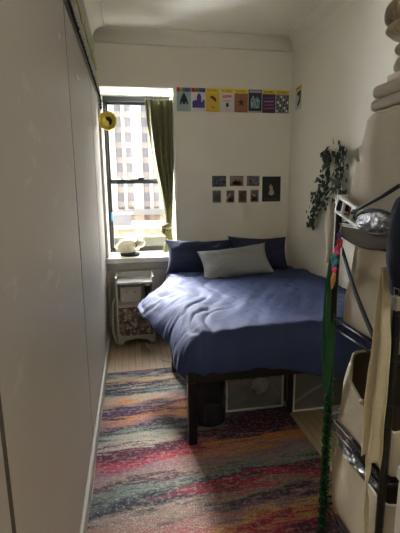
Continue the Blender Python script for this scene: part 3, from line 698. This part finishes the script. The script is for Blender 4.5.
for i, (bg, head, lab) in enumerate(specs):
    x0 = .474+i*.1405
    t, put, P, ux, nn = sheet('theatre_programme', (x0, YB, 2.188), (1, 0, 0), pw, ph_, fc(bg), lab, 'programme', 'theatre programmes in a row high on the back wall')
    if head == 'rainbow':
        for k, c in enumerate([(196, 52, 48), (214, 140, 50), (60, 130, 90), (50, 90, 170), (120, 70, 150)] if i == 0 else [(170, 50, 60), (200, 90, 60), (90, 140, 70), (60, 100, 180), (70, 60, 140)]):
            put('band', R_(k*.2, .82, (k+1)*.2, 1), c)
        text_mesh('PLAYBILL', .026, P(.5, .865, .0024), ux, (0, 0, 1), fc((20, 20, 20)), t)
    elif head == 'yellow':
        put('band', R_(0, .82, 1, 1), YEL)
        text_mesh('PLAYBILL', .026, P(.5, .865, .0024), ux, (0, 0, 1), fc((30, 26, 10)), t)
    else:
        put('band', R_(.05, .86, .95, .97), (160, 150, 190))
    if i == 0: put('picture', [(.2, .28), (.32, .3), (.36, .42), (.44, .3), (.56, .3), (.64, .42), (.68, .3), (.8, .28), (.74, .5), (.62, .66), (.52, .78), (.48, .78), (.38, .66), (.26, .5)], (24, 30, 34))
    if i == 1: put('picture', [(.06, .16), (.94, .16), (.94, .5), (.8, .5), (.78, .42), (.7, .42), (.7, .62), (.62, .76), (.46, .76), (.38, .62), (.36, .46), (.26, .5), (.14, .44), (.06, .44)], (64, 56, 128))
    if i == 2: put('picture', [(.26, .62), (.44, .7), (.7, .6), (.76, .42), (.62, .46), (.48, .54)], (84, 58, 30)); put('emblem', R_(.4, .16, .62, .22), (150, 100, 40))
    if i == 3:
        put('lettering_block', [(.14, .62), (.2, .72), (.8, .74), (.86, .66), (.8, .64), (.2, .6)], (196, 110, 110)); put('lettering_block', R_(.2, .46, .8, .5), (180, 150, 148)); put('picture', [(.4, .26), (.5, .2), (.62, .26), (.6, .4), (.44, .4)], (30, 28, 34))
    if i == 4: put('picture', [(.5+(.30 if k % 2 == 0 else .11)*math.sin(k*math.pi/5)*1.0, .42+(.20 if k % 2 == 0 else .075)*math.cos(k*math.pi/5)) for k in range(10)], (34, 22, 16))
    if i == 5: put('picture', [(.2, .2), (.8, .2), (.86, .5), (.66, .74), (.5, .62), (.34, .74), (.14, .5)], blotch('stage_glow', [(30, 60, 70), (90, 140, 146), (206, 214, 200)], 50)); put('border', R_(0, 0, 1, .07), (170, 168, 166))
    if i == 6:
        for k in range(4): put('stripe', [(.1, .16+.15*k), (.9, .18+.15*k), (.84, .25+.15*k), (.16, .22+.15*k)], [(180, 60, 110), (110, 70, 140), (190, 90, 130), (90, 60, 130)][k])
    if i == 7:
        for r in range(6):
            for c in range(4):
                put('check', R_(.04+c*.24+(r % 2)*.08, .05+r*.125, .04+c*.24+(r % 2)*.08+.11, .05+r*.125+.09), (14, 14, 16) if (r+c) % 3 else (226, 226, 222))
t, put, P, ux, nn = sheet('theatre_programme', (XR, 3.895, 2.192), (0, -1, 0), pw, ph_, fc((190, 192, 188)), 'theatre programme on the right wall just past the corner', 'programme', 'theatre programmes in a row high on the back wall')
put('band', R_(0, .82, 1, 1), YEL); put('picture', [(.3, .2), (.5, .14), (.84, .3), (.92, .7), (.8, .8), (.3, .74), (.3, .6), (.66, .6), (.6, .4)], (30, 32, 34))
text_mesh('PLAYBILL', .026, P(.5, .865, .0024), ux, (0, 0, 1), fc((30, 26, 10)), t)
prints = [
 (.812, 1.477, .142, .106, [(24, 28, 48), (60, 70, 100), (120, 120, 130)], 'dark blue night picture postcard at the top left of the small group'),
 (.993, 1.482, .140, .100, [(90, 70, 60), (150, 120, 100), (110, 130, 140)], 'brown street picture postcard in the middle of the top row'),
 (1.170, 1.482, .132, .100, [(40, 44, 66), (110, 96, 90), (150, 150, 160)], 'dusky blue picture postcard next to the big dark print'),
 (.812, 1.316, .092, .13, [(150, 148, 142), (116, 112, 108), (186, 182, 172)], 'pale grey upright postcard at the bottom left of the small group'),
 (.955, 1.314, .088, .13, [(120, 130, 126), (96, 74, 66), (186, 180, 170)], 'upright postcard with brown and green buildings, second in the bottom row'),
 (1.080, 1.312, .092, .13, [(46, 44, 42), (120, 84, 60), (90, 110, 100)], 'dark upright postcard, third in the bottom row'),
 (1.206, 1.316, .092, .13, [(170, 174, 170), (120, 84, 74), (110, 130, 130)], 'pale upright postcard with red buildings, last in the bottom row')]
for i, (x, z, w, h, cs, lab) in enumerate(prints):
    t, put, P, ux, nn = sheet('postcard', (x, YB, z), (1, 0, 0), w, h, fc((188, 186, 180)) if i > 2 else fc(cs[0]), lab, 'postcard', 'postcards in two rows above the pillows')
    put('picture', R_(.05, .05, .95, .95) if i > 2 else R_(.03, .04, .97, .96), blotch('postcard_picture_%d' % i, cs, 34, i*3.3))
    if i in (4, 6): put('building', [(.2, .1), (.8, .1), (.8, .5), (.66, .5), (.66, .7), (.56, .4), (.44, .4), (.36, .74), (.3, .5), (.2, .5)], (104, 66, 56))
    if i == 5: put('building', [(.4, .1), (.6, .1), (.6, .5), (.5, .85), (.4, .5)], (150, 90, 60))
    if i == 3:
        for k in range(3): put('building', R_(.16+.26*k, .14, .32+.26*k, .7), (108, 104, 100))
    if i == 1: put('building', [(.1, .1), (.9, .1), (.8, .6), (.6, .4), (.45, .8), (.3, .5)], (130, 84, 66))
t, put, P, ux, nn = sheet('art_print', (1.333, YB, 1.322), (1, 0, 0), .196, .252, fc((30, 34, 36)), 'larger dark art print with a small pale figure, right of the postcards', 'print', None)
put('figure', [(.34, .3), (.52, .24), (.66, .32), (.62, .46), (.56, .5), (.58, .6), (.46, .7), (.36, .6), (.42, .48)], blotch('figure_paint', [(96, 62, 44), (196, 170, 140), (110, 76, 60)], 40))
put('border', R_(.1, .06, .9, .12), (60, 58, 54))
t, put, P, ux, nn = sheet('wall_card', (XR, 2.86, 1.29), (0, -1, 0), .09, .085, fc((206, 202, 194)), 'small white card with blue and orange marks on the right wall below the ivy', 'card', None)
put('mark', R_(.08, .3, .38, .8), (70, 100, 170)); put('mark', R_(.55, .25, .85, .85), (206, 96, 60))
# ---------------------------------------------------------------- ivy on the right wall
def ivy(name, path, n, label, spread, seed):
    random.seed(seed); t = empty(name, path[0], label, 'ivy', None)
    P = [Vector(p) for p in path]
    def at(s):
        s *= len(P)-1; k = min(int(s), len(P)-2); return P[k].lerp(P[k+1], s-k)
    add('stem', G().tube([at(k/30)+Vector((0, .012*nz(k*.5, seed), .0)) for k in range(31)], .003, 6), 'stem', t, smooth=True)
    g = G()
    for k in range(n):
        s = (k+random.random())/n; sp_ = spread(s)
        p = at(s)+Vector((-random.uniform(.0, .05), random.gauss(0, sp_), random.gauss(0, .018)))
        p.x = min(p.x, XR-.02)
        a = random.uniform(0, 6.28); L = random.uniform(.036, .058); w = L*.42
        ax = Vector((random.uniform(-.5, .1), math.cos(a), math.sin(a)*.8-.35)).normalized(); sd = ax.cross(Vector((1, random.uniform(-.6, .6), random.uniform(-.6, .6)))).normalized()
        nn2 = ax.cross(sd)*.004
        pts = [p, p+ax*L*.18+sd*w, p+ax*L*.55+sd*w*.7, p+ax*L, p+ax*L*.55-sd*w*.7, p+ax*L*.18-sd*w]
        for q in pts: q.x = min(q.x, XR-.004)
        g.poly([q for q in pts], nn2.normalized(), .0012)
    add('leaves', g, 'leaf', t)
    return t
ivy('ivy_garland', [(1.6, 3.13, 1.76), (1.6, 3.10, 1.66), (1.6, 3.12, 1.5), (1.6, 3.14, 1.40), (1.6, 3.22, 1.32), (1.6, 3.30, 1.22), (1.6, 3.36, 1.12)], 190, 'long artificial ivy strand trailing down the right wall above the bed', lambda s: .022+.075*math.exp(-((s-.5)/.17)**2)*1.0 + .012, 3)
ivy('ivy_garland', [(1.6, 2.92, 1.77), (1.6, 2.88, 1.66), (1.6, 2.90, 1.5), (1.6, 2.86, 1.40)], 95, 'shorter artificial ivy strand on the right wall beside the canvas bin', lambda s: .05, 5)
# ---------------------------------------------------------------- wire shelving unit
SX0, SX1, SY0, SY1 = .74, 1.58, .99, 1.35
sh = empty('wire_shelving_unit', ((SX0+SX1)/2, (SY0+SY1)/2, 0), 'black metal wire shelving unit standing at the foot of the bed', 'shelf')
for (x, y) in ((SX0, SY1), (SX0, SY0), (SX1, SY1), (SX1, SY0)):
    g = G().lathe([(.0125, .03), (.0125, 1.42), (.009, 1.425)], (x, y, 0), 14)
    for k in range(20): g.lathe([(.0125, .04+k*.07), (.0134, .042+k*.07), (.0125, .044+k*.07)], (x, y, 0), 14)
    p = add('post', g, 'black_metal', sh, smooth=True)
    add('foot', G().lathe([(.02, .017 if x < 1 and y > 1.2 else 0), (.02, .022), (.010, .034)], (x, y, 0), 14), 'black_metal', p)
for z in (.15, .53, .93, 1.325):
    g = G(); r = .004
    for zz in (z, z+.035):
        g.tube([(SX0, SY0, zz), (SX0, SY1, zz)], r, 8).tube([(SX1, SY0, zz), (SX1, SY1, zz)], r, 8).tube([(SX0, SY0, zz), (SX1, SY0, zz)], r, 8).tube([(SX0, SY1, zz), (SX1, SY1, zz)], r, 8)
    fr = add('shelf', g, 'black_metal', sh, smooth=True)
    g = G(); k = 0
    for xs_ in (SX0, SX1):
        n = 12; g.tube([(xs_, SY0+.01+(SY1-SY0-.02)*i/n, z+(.035 if i % 2 else 0)) for i in range(n+1)], .0018, 5)
    for ys_ in (SY0, SY1):
        n = 28; g.tube([(SX0+.01+(SX1-SX0-.02)*i/n, ys_, z+(.035 if i % 2 else 0)) for i in range(n+1)], .0018, 5)
    x = SX0+.03
    while x < SX1: g.tube([(x, SY0, z+.037), (x, SY1, z+.037)], .0018, 5); x += .025
    add('wires', g, 'black_metal', fr)
# canvas bins: soft open boxes
def canvas_bin(name, x0, x1, y0, y1, z0, h, label, seed, dip=0., lean=0., taper=0., brk=.42, handle=False, cat='storage bin', group='cream canvas bins on the wire shelves'):
    t = empty(name, ((x0+x1)/2, (y0+y1)/2, z0), label, cat, group)
    cxm, cym = (x0+x1)/2, (y0+y1)/2; hx, hy = (x1-x0)/2, (y1-y0)/2
    def fn(off, zoff):
        def f(u, v):
            a = 2*math.pi*v+math.pi/4; c, s = math.cos(a), math.sin(a)
            q = (abs(c)**12+abs(s)**12)**(-1/12); X = c*q; Y = s*q
            sc = 1-taper*(1-u)
            bul = 1+.03*math.sin(math.pi*u)
            x = cxm+(hx-off)*X*sc*bul+.006*nz(X*2+seed, Y*2, u*2); y = cym+(hy-off)*Y*sc*bul+.008*nz(X*2, Y*2+seed, u*2)
            # far left corner pushed in, so that side turns a little towards the window
            if X < -.2 and Y > brk: x += (.004+lean*u)*((Y-brk)/(1-brk))*(-X)
            top = z0+h*(1-.0)
            z = z0+zoff+(h-zoff)*u
            if dip: z -= dip*u**2*min(1, max(0, 1-Y)/1.15)*max(0, -X)**.6
            z += .006*u*nz(X*3+seed, Y*3)
            return (x, y, z)
        return f
    g = G().grid(fn(0, 0), 16, 64, closed=True); g.f.append(tuple(range(63, -1, -1)))
    # inner wall and rim
    n0 = len(g.v); g2 = G().grid(fn(.006, .006), 16, 64, closed=True)
    add('body', g, 'canvas', t, smooth=True)
    g2.f.append(tuple(range(63, -1, -1)))
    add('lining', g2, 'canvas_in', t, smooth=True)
    rim = [Vector(fn(.003, 0)(1, k/64))+Vector((0, 0, .0)) for k in range(64)]
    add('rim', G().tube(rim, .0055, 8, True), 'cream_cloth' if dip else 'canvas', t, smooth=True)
    return t
b1 = canvas_bin('canvas_bin', .752, 1.17, .965, 1.345, 1.364, .31, 'tall cream canvas bin on the top shelf with folded cloth on it', 1., lean=.058, brk=.1, taper=.0)
for q in range(1):
    yc = 1.300; pts = [(.79+.0*k, yc+.030*math.sin(math.pi*k/10), 1.635-.09*k/10) for k in range(11)]
    add('handle', G().tube([(.80+.03*math.cos(math.pi*k/10), 1.29+.045*math.sin(math.pi*k/10), 1.64-.10*k/10) for k in range(11)], .007, 8, flat=.5), 'canvas', b1, smooth=True)
add('tab', G().box(.775, .779, 1.285, 1.312, 1.42, 1.59, rot=Matrix.Rotation(.12, 3, 'X')), 'grey_cloth', b1, bevel=.001)
canvas_bin('canvas_bin', .75, 1.15, .965, 1.33, .969, .285, 'cream canvas bin on the second shelf behind the black strap', 5., lean=.045, taper=.0)
canvas_bin('canvas_bin', .75, 1.15, .975, 1.33, .569, .262, 'cream canvas bin with a sagging open rim on the third shelf', 9., dip=.12, lean=.055)
canvas_bin('canvas_bin', .75, 1.15, .975, 1.33, .189, .27, 'cream canvas bin on the bottom shelf below the crumpled plastic', 14., lean=.0)
canvas_bin('canvas_bin', 1.19, 1.56, .99, 1.32, .969, .285, 'cream canvas bin at the wall side of the second shelf', 15.)
canvas_bin('canvas_bin', 1.19, 1.56, .99, 1.32, .569, .285, 'cream canvas bin at the wall side of the third shelf', 25.)
canvas_bin('canvas_bin', 1.19, 1.56, .99, 1.32, .189, .27, 'cream canvas bin at the wall side of the bottom shelf', 35.)
# crumpled clear plastic on the bottom bin
def crum(u, v):
    y = 1.31-.28*u; ph = 2*math.pi*v; r = .026*math.sin(math.pi*min(1, max(0.02, u)))**.5
    q = 1+.35*nz(u*12, math.cos(ph)*2, math.sin(ph)*2)
    return (.775+r*q*math.cos(ph)*1.2, y, .484-.01*u+r*q*math.sin(ph)*.75)
tag(add('plastic_bag', G().grid(crum, 40, 24, closed=True), 'film'), 'crumpled shiny clear plastic bag on the lowest canvas bin', 'plastic bag')
# folded cloth and knitwear on the top bin
def foldf(z0, z1, x0, y0, x1, y1, seed):
    g = G()
    def f(u, v):
        ph = 2*math.pi*v; c, s = math.cos(ph), math.sin(ph); q = (abs(c)**3+abs(s)**3)**(-1/3)
        y = y0+(y1-y0)*u; e = (1-abs(2*u-1)**16)**.5 if 0 < u < 1 else .7
        return ((x0+x1)/2+(x1-x0)/2*c*q*(.9+.1*e), y, (z0+z1)/2+(z1-z0)/2*s*q*e+.006*nz(y*12+seed, ph))
    return g.grid(f, 30, 28, closed=True)
fo = empty('folded_cloth', (.95, 1.1, 1.682), 'folded taupe cloths lying on the top canvas bin', 'cloth')
add('layer', G().box(.748, 1.10, .97, 1.215, 1.682, 1.716), 'folded', fo, bevel=.014, bseg=4, smooth=True)
add('layer', G().box(.742, 1.10, .96, 1.200, 1.716, 1.752, rot=Matrix.Rotation(.03, 3, 'Z')), 'folded', fo, bevel=.015, bseg=4, smooth=True)
tag(add('folded_cloth', G().box(.762, 1.08, .96, 1.15, 1.753, 1.774, rot=Matrix.Rotation(-.05, 3, 'Z')), 'folded', smooth=True), 'small pale folded cloth, topmost of the flat cloths on the top bin', 'cloth')
def knit(c, r, hgt, seed, m='hat', ribs=34):
    def f(u, v):
        ph = 2*math.pi*v; th = u*math.pi*.94+.03*math.pi
        q = 1+.045*math.sin(ph*ribs)*math.sin(th)+.10*nz(math.cos(ph)*2+seed, math.sin(ph)*2, u*3)
        return (c[0]+r*q*math.sin(th)*math.cos(ph), c[1]+r*q*math.sin(th)*math.sin(ph), c[2]+hgt*math.cos(th))
    return G().grid(f, 22, 26*8, closed=True)
tag(add('knit_bundle', knit((.85, 1.13, 1.805), .070, .036, 2), 'grey_cloth', smooth=True), 'lower crumpled white grey knit bundle under the ribbed hat', 'clothing')
tag(add('knit_bundle', knit((.85, 1.13, 1.850), .066, .028, 6), 'hat', smooth=True), 'middle knit bundle directly below the ribbed hat', 'clothing')
kh = empty('knitted_hat', (.85, 1.15, 1.877), 'ribbed beige knitted hat, topmost on the shelving stack at the right edge', 'hat')
add('crown', knit((.855, 1.15, 1.955), .096, .05, 11), 'hat', kh, smooth=True)
add('brim', knit((.86, 1.145, 1.908), .092, .032, 17), 'grey_cloth', kh, smooth=True)
# things on the near side of the top shelf
wb = empty('white_basket', (.76, 1.27, 1.362), 'small white plastic basket full of odds and ends at the top shelf corner', 'basket')
g = G()
for (a, b, c, d) in ((1.19, 1.352, 1.364, 1.374), (1.19, 1.352, 1.416, 1.428)): g.box(.728, .738, a, b, c, d)
for yk in (1.19, 1.24, 1.30, 1.342): g.box(.728, .738, yk, yk+.009, 1.374, 1.416)
g.box(.738, .80, 1.343, 1.352, 1.364, 1.374).box(.738, .80, 1.343, 1.352, 1.416, 1.428).box(.738, .80, 1.19, 1.352, 1.3635, 1.366)
rt = Matrix.Rotation(math.radians(17), 3, 'X'); pv = Vector((.74, 1.35, 1.40))
g.v = [pv+rt@(p-pv) for p in g.v]
add('frame', g, 'white_plastic', wb, bevel=.002)
random.seed(4)
for k, (dy, c, mm) in enumerate(((1.215, 1.378, 'steel'), (1.235, 1.386, 'yellow'), (1.262, 1.380, 'dark'), (1.285, 1.39, 'red'), (1.32, 1.385, 'black_fab'))):
    tag(add('trinket', lump(tuple(pv+rt@(Vector((.758, dy, c+.004))-pv)), .014, k*3, .3, 10, 12, (1, 1, .9)), mm, smooth=True), ['shiny metal', 'yellow', 'dark brown', 'red', 'black'][k]+' trinket inside the white basket on the top shelf', 'trinket')
po = empty('clear_pouch', (.725, 1.10, 1.32), 'crinkled clear zip pouch with black edging hanging over the top shelf', 'pouch')
def pouch(u, v):
    ph = 2*math.pi*v; s = u
    a = 1.175-.19*.5*(1-math.cos(math.pi*s)); r = math.sin(math.pi*min(.995, max(.005, s)))**.6
    return (.712+.016*r*math.cos(ph)*(1+.4*nz(s*9, math.sin(ph)*3)), a, 1.345+.012*s+.030*r*math.sin(ph)+.004*nz(s*8, ph))
add('body', G().grid(pouch, 30, 24, closed=True), 'film', po)
add('edging', G().tube([(.712, 1.085+.10*math.cos(a), 1.350+.034*math.sin(a)) for a in [2*math.pi*k/30 for k in range(30)]], .006, 8, True), 'black_fab', po, smooth=True)
add('zip_strap', G().tube([(.715, 1.22, 1.37), (.712, 1.15, 1.395), (.705, 1.05, 1.425), (.70, .97, 1.455)], .006, 8), 'black_fab', po, smooth=True)
tag(add('leather_flap', G().grid(lambda u, v: (.733-.006*math.sin(3*v)-.004, 1.30-.30*u, 1.318-.035*v-.022*v*math.sin(math.pi*u)), 24, 8), 'canvas_in', smooth=True, solid=.006), 'dark brown cloth draped along the edge of the top shelf', 'cloth')
tag(add('cloth_mitt', G().grid(lambda u, v: (.742+.014*math.cos(2*math.pi*v), 1.402+(.030+.010*math.sin(u*5))*math.sin(2*math.pi*v)*(1 if u < .9 else math.sqrt(max(.03, 1-((u-.9)/.1)**2)))*(1 if u > .05 else .7), 1.395-.225*u), 34, 20, closed=True), 'grey_cloth', smooth=True), 'long beige cloth mitt hanging behind the far shelf post', 'mitt')
# paper flower string on the post
lei = empty('felt_flower_string', (.722, 1.33, 1.17), 'string of red, pink and teal felt flowers hanging at the far shelf post', 'flower string')
add('thread', G().tube([(.724, 1.300, 1.325), (.722, 1.315, 1.25), (.720, 1.325, 1.13)], .002, 5), 'tan', lei)
for (px_, y, z, r, m_) in ((0, 1.295, 1.285, .016, 'purple'), (0, 1.290, 1.262, .020, 'red'), (0, 1.305, 1.232, .019, 'pink'), (0, 1.318, 1.195, .026, 'teal'), (0, 1.318, 1.165, .018, 'pink')):
    g = G()
    for k in range(5):
        a = k*2*math.pi/5+z*9; lm = lump((.716, y+r*.62*math.cos(a), z+r*.5*math.sin(a)), r*.5, k, .1, 8, 10, (.35, 1, 1)); n0 = len(g.v); g.v += lm.v; g.f += [tuple(q+n0 for q in f) for f in lm.f]
    add('flower', g, m_, lei, smooth=True)
add('tassel', G().tube([(.718, 1.318, 1.15), (.718, 1.325, 1.12), (.718, 1.332, 1.085)], [.006, .010, .003], 8), 'orange', lei, smooth=True)
# green ribbon and foil on the far post
def rib(u, v):
    z = 1.19-.52*u; w = (.030 if u < .75 else .030*(1-(u-.75)/.25*.6))
    return (.728+.010*math.sin(v*9+u*3), 1.352+w*(v-.35)*1.9+.008*math.sin(u*6), z)
tag(add('green_ribbon', G().grid(rib, 40, 16), 'green_fab', smooth=True, solid=.003), 'wide dark green satin ribbon hanging from the far shelf post', 'ribbon')
ti = G(); random.seed(11)
ti.tube([(SX0+.017*math.cos(k*.7), SY1+.017*math.sin(k*.7), .70-.0052*k) for k in range(128)], .003, 5)
for k in range(700):
    z = random.uniform(.035, .72); a = random.uniform(0, 6.28)
    p = Vector((SX0+.013*math.cos(a), SY1+.013*math.sin(a), z)); q = p+Vector((.005*math.cos(a), .005*math.sin(a), random.uniform(-.010, .004)))
    ti.tube([p, q], [.0022, .0008], 4)
tag(add('foil_garland', ti, 'tinsel'), 'green foil garland wound around the lower far shelf post', 'garland')
# black strap across the second bin
tag(add('webbing_strap', G().grid(lambda u, v: (.726-.008*math.sin(math.pi*u), 1.285-.22*u, 1.235-.245*u+.026*(v-.5)*1.), 20, 4), 'black_fab', smooth=True, solid=.004), 'black webbing strap running slanted across the second canvas bin', 'strap')
# cream cloth hanging at the near post
def crm(u, v):
    z = 1.225-.62*u
    yl = 1.03+.050*min(1, u*1.5)**.9-(.012*u); yr = 1.010-.030*min(1, u*3)
    y = yl+(yr-yl)*v
    return (.712+.010*math.sin(v*13+u*2)-.006*math.sin(math.pi*v)+.004*nz(u*6, v*4), y, z-.01*math.sin(v*13)*u)
hc = empty('hanging_cloth', (.712, 1.03, .36), 'long pleated cream cloth hanging from the shelf beside the near post', 'cloth')
add('pleats', G().grid(crm, 50, 40), 'cream_cloth', hc, smooth=True, solid=.003)
add('tie', G().grid(lambda u, v: (.712+.004*math.sin(v*5+u*11), 1.034-.030*u*.6+.012*nz(u*5, 2)+.022*(v-.5)*(1-.4*u), .62-.34*u), 30, 8), 'cream_cloth', hc, smooth=True, solid=.003)
add('clasp', lump((.700, 1.066, .780), .010, 3, .2, 10, 12), 'steel', hc, smooth=True)
# navy garment and clip at the right edge
def nav(u, v):
    z = 1.43-.29*u; wv = math.sin(math.pi*min(1, max(0, u*1.0)))**.4 if 0 < u < 1 else .1
    ph = 2*math.pi*v
    return (.715+.03*math.cos(ph)*wv+.01*nz(u*4, ph), 1.0-.05*.6+.055*math.sin(ph)*wv*(1-.3*u)-.012*u, z)
tag(add('navy_garment', G().grid(nav, 30, 28, closed=True), 'navy_garment', smooth=True), 'dark navy garment bunched over the near shelf post at the right edge', 'clothing')
mc = empty('binder_clip', (.690, .935, 1.125), 'small metal clip below the navy garment at the right edge', 'clip')
add('body', G().box(.684, .700, .922, .945, 1.125, 1.165), 'steel', mc, bevel=.003)
add('handle', G().tube([(.69, .926, 1.16), (.69, .922, 1.185), (.69, .944, 1.185), (.69, .941, 1.16)], .0015, 6), 'steel', mc)
# pale box standing on the floor in front of the shelf, only its edge in the frame
cb = empty('storage_carton', (.83, .76, 0), 'pale grey upright box at the lower right edge, in front of the shelf', 'box')
add('body', G().box(.668, .98, .69, .835, 0, .69), 'white_plastic', cb, bevel=.006)
add('lid', G().box(.664, .984, .686, .839, .69, .73), 'white_plastic', cb, bevel=.006)
